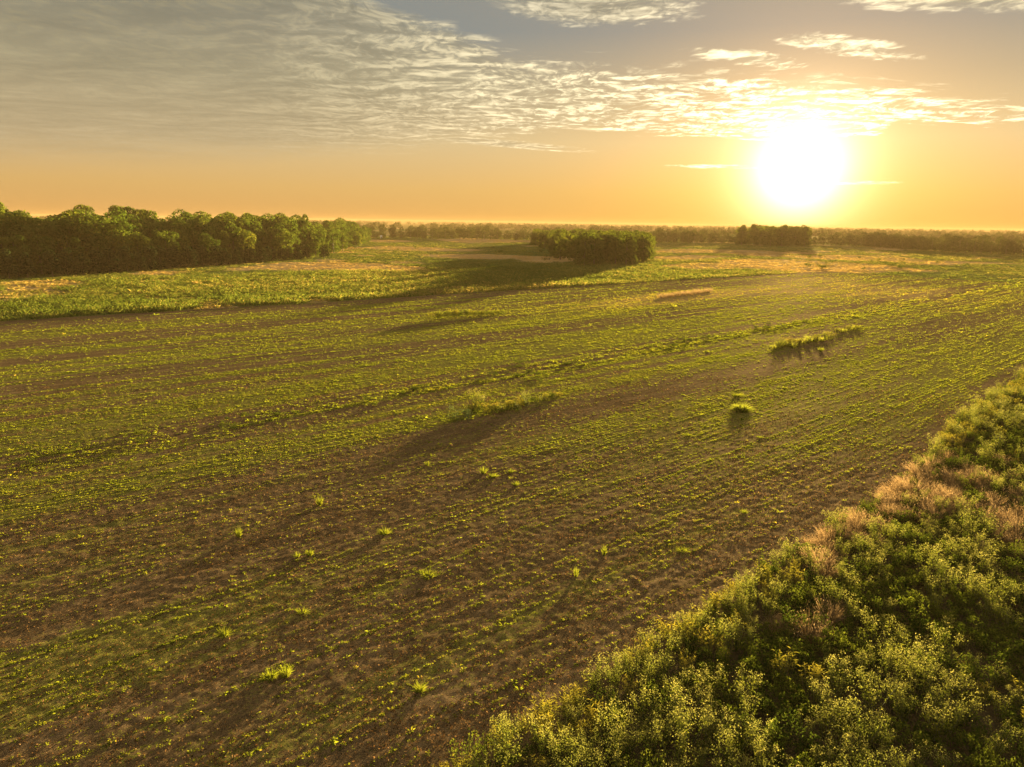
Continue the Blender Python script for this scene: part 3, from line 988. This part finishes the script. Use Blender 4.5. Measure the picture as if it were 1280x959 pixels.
# ------------------------------------------------------------------ weeds
def sage_tpl(seed, stems=9, h=1.25):
    """upright weed: leaning stems with narrow leaves, pale fluffy heads on top"""
    rg = np.random.default_rng(seed)
    lv, pl, stp = [], [], []
    for k in range(stems):
        a = rg.uniform(0, 6.28); lean = rg.uniform(.05, .42)
        hh = h * rg.uniform(.68, 1.05)
        r_ = rg.uniform(0, .14)
        b = np.array([math.cos(a) * r_, math.sin(a) * r_, 0]); d = np.array([math.cos(a) * lean, math.sin(a) * lean, 1.0])
        top = b + d * hh
        stp.append(tube([b, b + d * hh * .5, top], [.012, .009, .004], 4))
        n = 34
        t = rg.uniform(.12, .85, n)
        P = b + d * hh * t[:, None] + rg.normal(0, .045, (n, 3))
        o = norm(np.concatenate([rg.normal(size=(n, 2)), rg.uniform(.1, .7, (n, 1))], 1))
        lv.append(cards(P + o * .05, norm(np.cross(o, rg.normal(size=(n, 3)))), rg.uniform(.08, .15, n), rg.uniform(.025, .045, n), np.clip(.25 + .5 * t + rg.uniform(-.2, .2, n), 0, 1), rg, .4))
        n = 44
        t = rg.uniform(0, 1, n)
        rad = .125 * (1 - .75 * t) + .02
        P = top + np.stack([rg.normal(0, 1, n) * rad, rg.normal(0, 1, n) * rad, -.20 + .36 * t], 1)
        pl.append(cards(P, norm(rg.normal(size=(n, 3)) + [0, 0, .6]), rg.uniform(.028, .055, n), rg.uniform(.02, .035, n), np.clip(.35 + .4 * t + rg.uniform(-.25, .25, n), 0, 1), rg))
    return join(lv), join(pl), join(stp)


def dome_tpl(seed, h=.75, rad=.55, nq=520, leaf=.085):
    """low leafy bush with an uneven top"""
    rg = np.random.default_rng(seed)
    nl = 9
    c = np.stack([rg.normal(0, rad * .5, nl), rg.normal(0, rad * .5, nl), rg.uniform(.35, .8, nl) * h], 1)
    li = rg.integers(0, nl, nq)
    d = norm(rg.normal(size=(nq, 3)) + [0, 0, .35])
    P = c[li] + d * (rg.uniform(.5, 1.05, nq) * rad * .42)[:, None]
    P[:, 2] = np.maximum(P[:, 2], .02)
    N = norm(d + rg.normal(0, .7, d.shape))
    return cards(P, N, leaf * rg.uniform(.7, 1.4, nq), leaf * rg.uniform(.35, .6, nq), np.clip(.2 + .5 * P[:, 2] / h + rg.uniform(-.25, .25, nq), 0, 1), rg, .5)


def spire_tpl(seed, h=1.0, n=26):
    """olive-yellow spires of narrow leaves"""
    rg = np.random.default_rng(seed)
    out, stp = [], []
    for k in range(n):
        a = rg.uniform(0, 6.28); r_ = rg.uniform(0, .28); lean = rg.uniform(0, .3)
        b = np.array([math.cos(a) * r_, math.sin(a) * r_, 0]); d = norm(np.array([math.cos(a) * lean, math.sin(a) * lean, 1.0]))
        hh = h * rg.uniform(.6, 1.05)
        m = 16
        t = rg.uniform(.2, 1, m)
        P = b + d * hh * t[:, None]
        o = norm(np.concatenate([rg.normal(size=(m, 2)), rg.uniform(.5, 1.2, (m, 1))], 1))
        V, Q, T = blades(P, o, rg.uniform(.08, .16, m), .018, .4, np.clip(.15 + .75 * t + rg.uniform(-.2, .2, m), 0, 1), rg)
        out.append((V, Q, T))
        stp.append(tube([b, b + d * hh], [.009, .003], 4))
    return join(out), join(stp)


def haze_grass_tpl(seed, h=.8, n=170):
    """bunch grass: fine arching blades with airy seed heads"""
    rg = np.random.default_rng(seed)
    a = rg.uniform(0, 6.28, n); r_ = rg.uniform(0, .18, n)
    P = np.stack([np.cos(a) * r_, np.sin(a) * r_, np.zeros(n)], 1)
    sp = rg.uniform(.15, 1.0, n)
    D = np.stack([np.cos(a) * sp, np.sin(a) * sp, np.ones(n)], 1)
    L = h * rg.uniform(.6, 1.1, n)
    bl = blades(P, D, L, .012, .45, np.clip(rg.uniform(0, .6, n), 0, 1), rg)
    m = 420
    k = rg.integers(0, n, m)
    Dn = norm(D)
    P2 = P[k] + Dn[k] * (L[k] * rg.uniform(.6, 1.02, m))[:, None] + rg.normal(0, .07, (m, 3))
    hd = cards(P2, norm(rg.normal(size=(m, 3))), rg.uniform(.03, .075, m), rg.uniform(.008, .02, m), rg.uniform(.4, 1, m), rg)
    return bl, hd


def field_tuft_tpl(seed, h=.45, n=90, spread=.9, wd=.02):
    rg = np.random.default_rng(seed)
    a = rg.uniform(0, 6.28, n); r_ = rg.uniform(0, .14, n)
    P = np.stack([np.cos(a) * r_, np.sin(a) * r_, np.zeros(n)], 1)
    sp = rg.uniform(.1, spread, n)
    D = np.stack([np.cos(a) * sp, np.sin(a) * sp, np.ones(n)], 1)
    return blades(P, D, h * rg.uniform(.6, 1.15, n), wd, .6, np.clip(rg.uniform(.2, .85, n), 0, 1), rg)


sage_ms, dome_ms, gold_ms, pink_ms = [], [], [], []
sage_raw, dome_raw = [], []
for k in range(6):
    lv, pl, stp = sage_tpl(400 + k, 7 + k % 4 * 2, 1.1 + .08 * k)
    sage_raw.append((lv, pl))
    sage_ms.append((mesh_from('sage_leaves', *lv[:2], {'tone': lv[2]}, mat=M_SAGE), mesh_from('sage_heads', *pl[:2], {'tone': pl[2]}, mat=M_PLUME), mesh_from('sage_stems', *stp[:2], mat=M_STEM)))
for k in range(6):
    d = dome_tpl(430 + k, .62 + .05 * k, .5 + .03 * k)
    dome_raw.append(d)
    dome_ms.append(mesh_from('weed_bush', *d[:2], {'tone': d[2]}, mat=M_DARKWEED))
for k in range(4):
    d, stp = spire_tpl(450 + k, .95 + .06 * k)
    gold_ms.append((mesh_from('spire_leaves', *d[:2], {'tone': d[2]}, mat=M_GOLD), mesh_from('spire_stems', *stp[:2], mat=M_STEM)))
for k in range(4):
    bl, hd = haze_grass_tpl(470 + k, .75 + .06 * k)
    pink_ms.append((mesh_from('bunch_blades', *bl[:2], {'tone': bl[2]}, mat=M_PINK), mesh_from('bunch_heads', *hd[:2], {'tone': hd[2]}, mat=M_PINK)))


M_PALE = leaf_mat('pale_grass', [(0, (0.10, 0.12, 0.022)), (0.5, (0.20, 0.22, 0.04)), (1, (0.34, 0.31, 0.07))], 0.72, (1.15, 1.1, 0.55))


def put_sage(x, y, sc, label, group=None, name='tall_weed', z=-.14):
    t = thing(name, label, 'weed', (x, y, z), random.uniform(0, 6.28), sc, group)
    a, b, c = random.choice(sage_ms)
    link('leaves', a, t); link('blossom', b, t); link('stems', c, t)
    return t


def put_dome(x, y, sc, label, group=None, name='weed_bush', z=-.14, mat=None):
    me = random.choice(dome_ms)
    if mat:
        me = me.copy(); me.materials[0] = mat
    o = link(name, me, label=label, category='weed')
    o.location = (x, y, z); o.rotation_euler = (0, 0, random.uniform(0, 6.28))
    o.scale = (sc, sc, sc) if isinstance(sc, (int, float)) else sc
    if group:
        o['group'] = group
    return o


def put_gold(x, y, sc, label, group=None, name='olive_weed', z=-.14):
    t = thing(name, label, 'weed', (x, y, z), random.uniform(0, 6.28), sc, group)
    a, c = random.choice(gold_ms)
    link('leaves', a, t); link('stems', c, t)
    return t


def put_pink(x, y, sc, label, group=None, name='grass_tussock', z=-.14):
    t = thing(name, label, 'grass', (x, y, z), random.uniform(0, 6.28), sc, group)
    a, c = random.choice(pink_ms)
    link('blades', a, t); link('sprays', c, t)
    return t


def screen(x, y, z=0.5):
    v = np.array([x, y, z - CAMH])
    d = v @ fw
    return 640 + FPX * (v @ RV) / d, 479.5 - FPX * (v @ UV) / d


def build_weed_bank():
    pts = []
    tries = 0
    cell = {}
    while tries < 240000 and len(pts) < 4600:
        tries += 1
        u = 4 + 122 * random.random() ** 1.9
        v = random.uniform(-22, float(v_right(u)) - .1 - .2 * max(0, 1 - u / 32))
        x, y = to_xy(u, v)
        sx, sy = screen(x, y)
        if y < 6 or sx > 2000 or sy > 1300 or sx < 400 or (sx > 1340 and random.random() < .6):
            continue
        md = .48 + .002 * u
        key = (int(x / 1.2), int(y / 1.2))
        if any((x - a) ** 2 + (y - b) ** 2 < md * md for i in (-1, 0, 1) for j in (-1, 0, 1) for a, b in cell.get((key[0] + i, key[1] + j), ())):
            continue
        cell.setdefault(key, []).append((x, y))
        pts.append((x, y, u, v, sx, sy))
    pts.sort(key=lambda p: math.hypot(p[0], p[1]))
    n_big = 0
    rest = []
    cnt = {}
    for x, y, u, v, sx, sy in pts:
        vr = float(v_right(u))
        dv = vr - v
        edge = dv < 2.2
        pinkness = math.exp(-((sx - 1170) / 62) ** 2 - ((sy - 602) / 36) ** 2) * .85 + (.5 if edge and 1010 < sx < 1130 else 0) \
            + .9 * math.exp(-((sx - 1265) / 40) ** 2 - ((sy - 650) / 30) ** 2) + .5 * math.exp(-((sx - 1030) / 50) ** 2 - ((sy - 775) / 25) ** 2)
        tall = fbm(np.array([x * .35]), np.array([y * .35]), 97, 3)[0]
        zone = 'beside the bare soil edge' if edge else ('towards the bottom right corner' if sy > 800 else ('around the pink grass' if sy < 690 else 'in the middle of the weed bank'))
        rr = random.random()
        if pinkness > rr:
            kind = 'pink'
        elif edge and rr < .42:
            kind = 'gold'
        elif (tall > .50 + (.06 if sx > 1100 and sy < 800 else -.02) and rr < .62) or (edge and rr < .7):
            kind = 'sage'
        elif rr < .10:
            kind = 'gold'
        elif rr > .86:
            kind = 'sage_small'
        else:
            kind = 'dome'
        big = {'pink': 150, 'gold': 140, 'sage': 290, 'sage_small': 90, 'dome': 290}[kind]
        if not (-20 < sx < 1300 and sy < 985) or cnt.get(kind, 0) >= big:
            rest.append((x, y, kind)); continue
        cnt[kind] = cnt.get(kind, 0) + 1
        if kind == 'pink':
            put_pink(x, y, random.uniform(.75, 1.2), 'wispy pinkish grass tussock in the weed bank, ' + zone, 'pink grass in the weed bank, ' + zone)
        elif kind == 'gold':
            put_gold(x, y, random.uniform(.65, 1.05), 'olive yellow upright weed in the weed bank, ' + zone, 'olive weeds in the weed bank, ' + zone)
        elif kind == 'sage':
            put_sage(x, y, random.uniform(.7, 1.05), 'tall weed with pale fluffy heads, ' + zone, 'pale headed weeds in the weed bank, ' + zone)
        elif kind == 'sage_small':
            put_sage(x, y, random.uniform(.5, .7), 'small weed with pale fluffy heads, ' + zone, 'small pale headed weeds, ' + zone, name='small_weed')
        else:
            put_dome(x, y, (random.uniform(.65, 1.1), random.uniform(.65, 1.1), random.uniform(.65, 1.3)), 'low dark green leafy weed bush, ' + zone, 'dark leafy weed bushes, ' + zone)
    print('weed bank', len(pts), cnt, 'rest', len(rest))
    # undergrowth and the rest of the bank as one mass
    rg = np.random.default_rng(61)
    small = [dome_tpl(600 + k, .55, .5, 120, .13) for k in range(5)]
    px, py, sc, dt = [], [], [], []
    for x, y, kind in rest:
        px.append(x); py.append(y); sc.append(1.3 if kind in ('sage', 'gold') else 1.0); dt.append({'sage': .3, 'gold': .35, 'sage_small': .2, 'pink': .3, 'dome': 0}[kind])
    n = 5200
    uu = 4 + 125 * rg.random(n) ** 1.3
    vv = v_right(uu) - .1 - 60 * rg.random(n)
    xx, yy = to_xy(uu, vv)
    ok = (yy > 6) & (np.abs(np.arctan2(xx, yy)) < R(64)) & (fbm(xx * .4, yy * .4, 88, 3) > .40)
    px = np.concatenate([px, xx[ok]]); py = np.concatenate([py, yy[ok]])
    sc = np.concatenate([sc, rg.uniform(.45, .8, ok.sum())]); dt = np.concatenate([dt, rg.uniform(-.15, .1, ok.sum())])
    n = len(px)
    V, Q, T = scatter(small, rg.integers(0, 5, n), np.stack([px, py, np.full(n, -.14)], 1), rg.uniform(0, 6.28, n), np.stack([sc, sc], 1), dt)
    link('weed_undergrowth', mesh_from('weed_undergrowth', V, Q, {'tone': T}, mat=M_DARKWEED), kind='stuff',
         label='dense dark green undergrowth between the weeds of the bank', category='undergrowth')


build_weed_bank()

tuft_ms, strip_ms = [], []
for k in range(4):
    d = field_tuft_tpl(500 + k, .45, 80 + 15 * k, .7 + .12 * k)
    strip_ms.append(mesh_from('strip_grass', *d[:2], {'tone': d[2]}, mat=M_PALE))
    tuft_ms.append(mesh_from('grass_tuft', *d[:2], {'tone': d[2] * .75}, mat=M_SEED))


_d = field_tuft_tpl(520, .48, 700, 2.4, .012)
clump_me = mesh_from('lone_clump', *_d[:2], {'tone': _d[2] * .6}, mat=M_PALE)


def put_tuft(px, py, sc, label, group=None, name='grass_tuft', mesh=None):
    x, y = unproj(px, py)
    o = link(name, mesh or random.choice(tuft_ms), label=label, category='grass tuft')
    o.location = (x, y, -.02); o.rotation_euler = (0, 0, random.uniform(0, 6.28))
    o.scale = (sc, sc, sc) if isinstance(sc, (int, float)) else sc
    if group:
        o['group'] = group
    return o


def build_field_weeds():
    # strip in the middle of the field
    x, y = unproj(577, 526)
    put_dome(x, y, (1.25, 1.25, 1.3), 'round grey-green bush at the left end of the mid field weed strip', z=-.02, mat=M_BLUEWEED)
    specs = [(562, 528, 'dome', .6), (590, 517, 'gold', 1.3), (600, 520, 'dome', 1.3), (598, 513, 'sage', 1.1), (612, 517, 'gold', 1.4), (622, 518, 'dome', 1.1), (634, 513, 'gold', 1.25),
             (641, 515, 'dome', .9), (648, 510, 'gold', 1.2), (658, 509, 'sage', 1.0), (668, 504, 'dome', .8), (680, 501, 'gold', 1.0), (688, 499, 'dome', .8), (697, 497, 'gold', .8)]
    for px, py, k, s in specs:
        x, y = unproj(px, py)
        s *= 1.1
        if k == 'dome':
            put_dome(x, y, (s, s, s * .8), 'dark green weed bush in the weed strip mid field', 'leafy weeds of the middle field strip', z=-.02)
        elif k == 'gold':
            put_gold(x, y, (s * 1.3, s * 1.3, s * .68), 'yellowish upright weed in the weed strip in the middle of the field', 'yellowish weeds of the middle field strip', z=-.02)
        else:
            put_sage(x, y, s, 'pale headed weed in the weed strip in the middle of the field', 'pale weeds of the middle field strip', z=-.02)
    # strip at the right
    specs = [(969, 436, 'dome', 1.3), (975, 435, 'sage', 1.5), (980, 433, 'dome', 1.5), (984, 431, 'gold', 1.9), (990, 434, 'dome', 1.3), (997, 432, 'gold', 1.7), (1003, 429, 'dome', 1.4), (1008, 430, 'sage', 1.6),
             (1015, 427, 'dome', 1.6), (1021, 427, 'gold', 1.6), (1027, 426, 'dome', 1.3), (1032, 425, 'sage', 1.5), (1038, 422, 'gold', 1.3), (1046, 416, 'gold', 1.4), (1053, 415, 'dome', 1.3), (1060, 413, 'gold', 1.4),
             (1066, 412, 'dome', 1.4), (1071, 411, 'gold', 1.2)]
    for px, py, k, s in specs:
        x, y = unproj(px, py)
        if k == 'dome':
            put_tuft(px, py, (s * 1.9, s * 1.9, s * 1.15), 'pale green grass clump in the long weed strip at the right of the field', 'grass clumps of the right field strip', name='strip_tuft', mesh=random.choice(strip_ms))
        elif k == 'gold':
            put_gold(x, y, (s * 1.3, s * 1.3, s * .58), 'golden backlit weed in the long weed strip at the right of the field', 'golden weeds of the right field strip', z=-.02)
        else:
            put_sage(x, y, (s, s, s * .65), 'pale headed weed in the long weed strip at the right of the field', 'pale weeds of the right field strip', z=-.02)
    # strip near the meadow
    for k in range(17):
        px = 538 + k * 5.4
        x, y = unproj(px, 400.5 - (px - 538) * .085)
        put_dome(x, y, (1.7, 1.7, random.uniform(1.2, 2.0) * (1.0 if k < 11 else .7)), 'green weed in the low weed strip near the meadow edge', 'weeds of the strip near the meadow', z=-.02, mat=M_SAGE if k % 3 else M_GOLD)
    for k in range(9):
        px = 828 + k * 7.2
        x, y = unproj(px, 373 - k * .9)
        put_pink(x, y, (2.0, 2.0, random.uniform(1.1, 1.7)), 'dry brown bunch grass in the tan ridge on the far side of the field', 'dry grass of the tan ridge', name='dry_tussock', z=-.02)
    # single bushes and tufts
    put_tuft(927, 514, (2.0, 2.0, 1.6), 'round bright green grass clump standing alone with a long shadow', name='grass_clump', mesh=clump_me)
    put_tuft(921, 496, (1.5, 1.5, 1.0), 'flatter dark-hearted grass clump just behind the lone round clump', name='grass_clump')
    put_tuft(604, 592, (1.0, 1.0, 1.0), 'taller of two touching grass tufts below the middle weed strip')
    put_tuft(616, 597, (1.0, 1.0, .7), 'lower right of two touching grass tufts below the middle weed strip')
    put_tuft(638, 591, (.8, .8, .6), 'low spreading tuft right of the touching pair below the middle weed strip')
    put_tuft(645, 607, (.8, .8, .6), 'low bright tuft below and right of the touching pair')
    put_tuft(534, 582, (.7, .7, .7), 'small upright tuft on brown soil left of the touching pair')
    put_tuft(480, 668, (1.0, 1.0, .8), 'bushy pale green tuft in the middle of the lower field')
    put_tuft(387, 694, (.6, .6, .7), 'bright green round tuft, right one of two side by side')
    put_tuft(371, 697, (.55, .55, .6), 'dull green round tuft, left one of two side by side')
    put_tuft(299, 672, (.55, .55, 1.3), 'thin upright tuft in the left lower field')
    put_tuft(400, 632, (.6, .6, 1.3), 'thin upright weed above a low green patch in the left field')
    put_tuft(536, 722, (1.3, 1.3, .75), 'wide arching grass clump beside pale straw in the lower middle field')
    put_tuft(378, 768, (.7, .7, .6), 'small splayed bright tuft in the lower left field')
    put_tuft(338, 850, (.8, .8, .8), 'leaning leafy tuft, left of a pair near the bottom')
    put_tuft(357, 848, (.6, .6, 1.2), 'dry upright tuft, right of a pair near the bottom')
    put_tuft(281, 796, (.9, .9, .7), 'bushy tuft in the lower left field above the bottom pair')
    put_tuft(525, 866, (.6, .6, .9), 'small yellow-green tuft near the bottom middle')
    put_tuft(853, 690, (1.0, 1.0, .5), 'flat yellow tuft on the brown soil near the weed bank')
    put_tuft(755, 695, (.4, .4, 1.3), 'thin yellow plant standing on brown soil')
    put_tuft(720, 722, (.4, .4, 1.2), 'thin brownish green plant standing below the yellow one')
    put_tuft(930, 642, (.7, .7, .6), 'ragged yellow tuft near the pink grass edge of the field')
    put_tuft(1026, 440, (.9, .9, 1.5), 'lone pale plant in front of the right weed strip')
    put_tuft(860, 545, (1.0, 1.0, .5), 'low bright tuft left of the lone clump shadow')
    put_tuft(950, 548, (.9, .9, .5), 'low bright tuft right of the lone clump shadow')
    # weedy strip along the field
    for k in range(70):
        u = random.uniform(-2, 115)
        v = 51.8 + random.gauss(0, 1.3) + .02 * (u > 40)
        x, y = to_xy(u, v)
        if not in_view(x, y, 0):
            continue
        o = link('strip_bush', random.choice(dome_ms), label='low green weed in the weedy stripe running across the field', category='weed', group='weeds of the stripe across the field')
        o.location = (x, y, -.02); o.rotation_euler = (0, 0, random.uniform(0, 6.28))
        s = random.uniform(.3, .8); o.scale = (s * 1.3, s * 1.3, s * .7)
    # dark bushes scattered over the right meadow
    for k in range(46):
        px = random.uniform(1010, 1290); py = random.uniform(318, 346) + (px - 1010) * .018
        x, y = unproj(px, py)
        u, v = to_uv(x, y)
        if u < 256 and v > 14:
            continue
        s = random.uniform(1.2, 2.4)
        put_dome(x, y, (s * 1.3, s * 1.3, s), 'small dark bush dotted over the golden meadow at the right', 'dark bushes of the right meadow', name='meadow_bush')
    for k in range(22):
        px = random.uniform(440, 700); py = random.uniform(310, 330)
        x, y = unproj(px, py)
        s = random.uniform(1.2, 2.2)
        put_dome(x, y, (s * 1.3, s * 1.3, s), 'small dark bush dotted over the meadow between the wood and the middle grove', 'dark bushes of the middle meadow', name='meadow_bush')


build_field_weeds()


# ------------------------------------------------------------------ small far structures
def box(cx, cy2, z0, sx, sy, sz):
    V = np.array([(a, b, c) for c in (0, 1) for a, b in ((-.5, -.5), (.5, -.5), (.5, .5), (-.5, .5))], float) * [sx, sy, sz] + [cx, cy2, z0]
    Q = np.array([(3, 2, 1, 0), (4, 5, 6, 7), (0, 1, 5, 4), (1, 2, 6, 5), (2, 3, 7, 6), (3, 0, 4, 7)])
    return V, Q, np.full(6, .5, np.float32)


def build_far_structures():
    steel = solid_mat('pale_blue_steel', (0.13, 0.17, 0.22), (0.18, 0.22, 0.28), 1.0, .7)
    white = solid_mat('white_paint', (0.6, 0.6, 0.58), (0.75, 0.75, 0.72), 2.0, .7)
    dark = solid_mat('dark_opening', (0.03, 0.03, 0.03), (0.05, 0.05, 0.05), 2.0, .6)
    d = 720.0
    a = math.atan((247.5 - 640) / FPX / math.cos(PITCH))
    t = thing('water_tower', 'tiny pale blue water tower peeping over the left wood', 'water tower', (d * math.sin(a), d * math.cos(a), -.14))
    ht = 19.6
    prof = [(0.1, -1.4), (.8, -1.2), (1.35, -.5), (1.45, .1), (1.25, .7), (.7, 1.15), (.08, 1.4)]
    th = np.linspace(0, 2 * math.pi, 20, endpoint=False)
    V = np.concatenate([np.stack([r_ * np.cos(th), r_ * np.sin(th), np.full(20, ht + z_)], 1) for r_, z_ in prof])
    Q = np.array([(i * 20 + j, i * 20 + (j + 1) % 20, (i + 1) * 20 + (j + 1) % 20, (i + 1) * 20 + j) for i in range(len(prof) - 1) for j in range(20)])
    link('tank', mesh_from('tank', V, Q, mat=steel, smooth=True), t)
    for k in range(4):
        an = k * math.pi / 2 + .6
        V, Q, _ = tube([(1.9 * math.cos(an), 1.9 * math.sin(an), 0), (1.15 * math.cos(an), 1.15 * math.sin(an), ht - .6)], [.12, .1], 6)
        link('leg', mesh_from('tower_leg', V, Q, mat=steel), t)
    V, Q, _ = tube([(0, 0, 0), (0, 0, ht - 1.3)], [.25, .25], 10)
    link('riser_pipe', mesh_from('riser', V, Q, mat=steel), t)
    x, y = unproj(476.5, 298)
    t = thing('garden_shed', 'tiny white box-like hut at the foot of the distant tree line', 'hut', (x, y, -.14), .2)
    V, Q, _ = box(0, 0, 0, 1.6, 1.6, 1.9)
    link('wall', mesh_from('shed_wall', V, Q, mat=white), t)
    V = np.array([(-1, -1, 1.9), (1, -1, 1.9), (1, 1, 1.9), (-1, 1, 1.9), (-1, 0, 2.5), (1, 0, 2.5)], float)
    Q = np.array([(0, 1, 5, 4), (2, 3, 4, 5), (3, 0, 4, 4), (1, 2, 5, 5)])
    me = bpy.data.meshes.new('shed_roof'); me.from_pydata(V.tolist(), [], [(0, 1, 5, 4), (2, 3, 4, 5), (3, 0, 4), (1, 2, 5), (3, 2, 1, 0)]); me.materials.append(white)
    link('roof', me, t)
    V, Q, _ = box(0, -.83, .05, .7, .05, 1.5)
    link('door', mesh_from('shed_door', V, Q, mat=dark), t)


build_far_structures()


# ------------------------------------------------------------------ morning haze
def build_haze():
    V, Q, _ = box(0, 0, -1.5, 12400, 12400, 25.0)
    m = bpy.data.materials.new('morning_haze')
    m.use_nodes = True
    g = NT(m.node_tree)
    out = g.n('ShaderNodeOutputMaterial')
    pv = g.n('ShaderNodeVolumePrincipled')
    pv.inputs['Color'].default_value = (0.36, 0.25, 0.125, 1)
    pv.inputs['Density'].default_value = HAZE
    pv.inputs['Anisotropy'].default_value = 0.1
    g.lk(pv.outputs[0], out.inputs['Volume'])
    link('haze', mesh_from('haze', V, Q, mat=m), kind='stuff', label='pale morning haze over the fields', category='haze')


if HAZE > 0:
    build_haze()
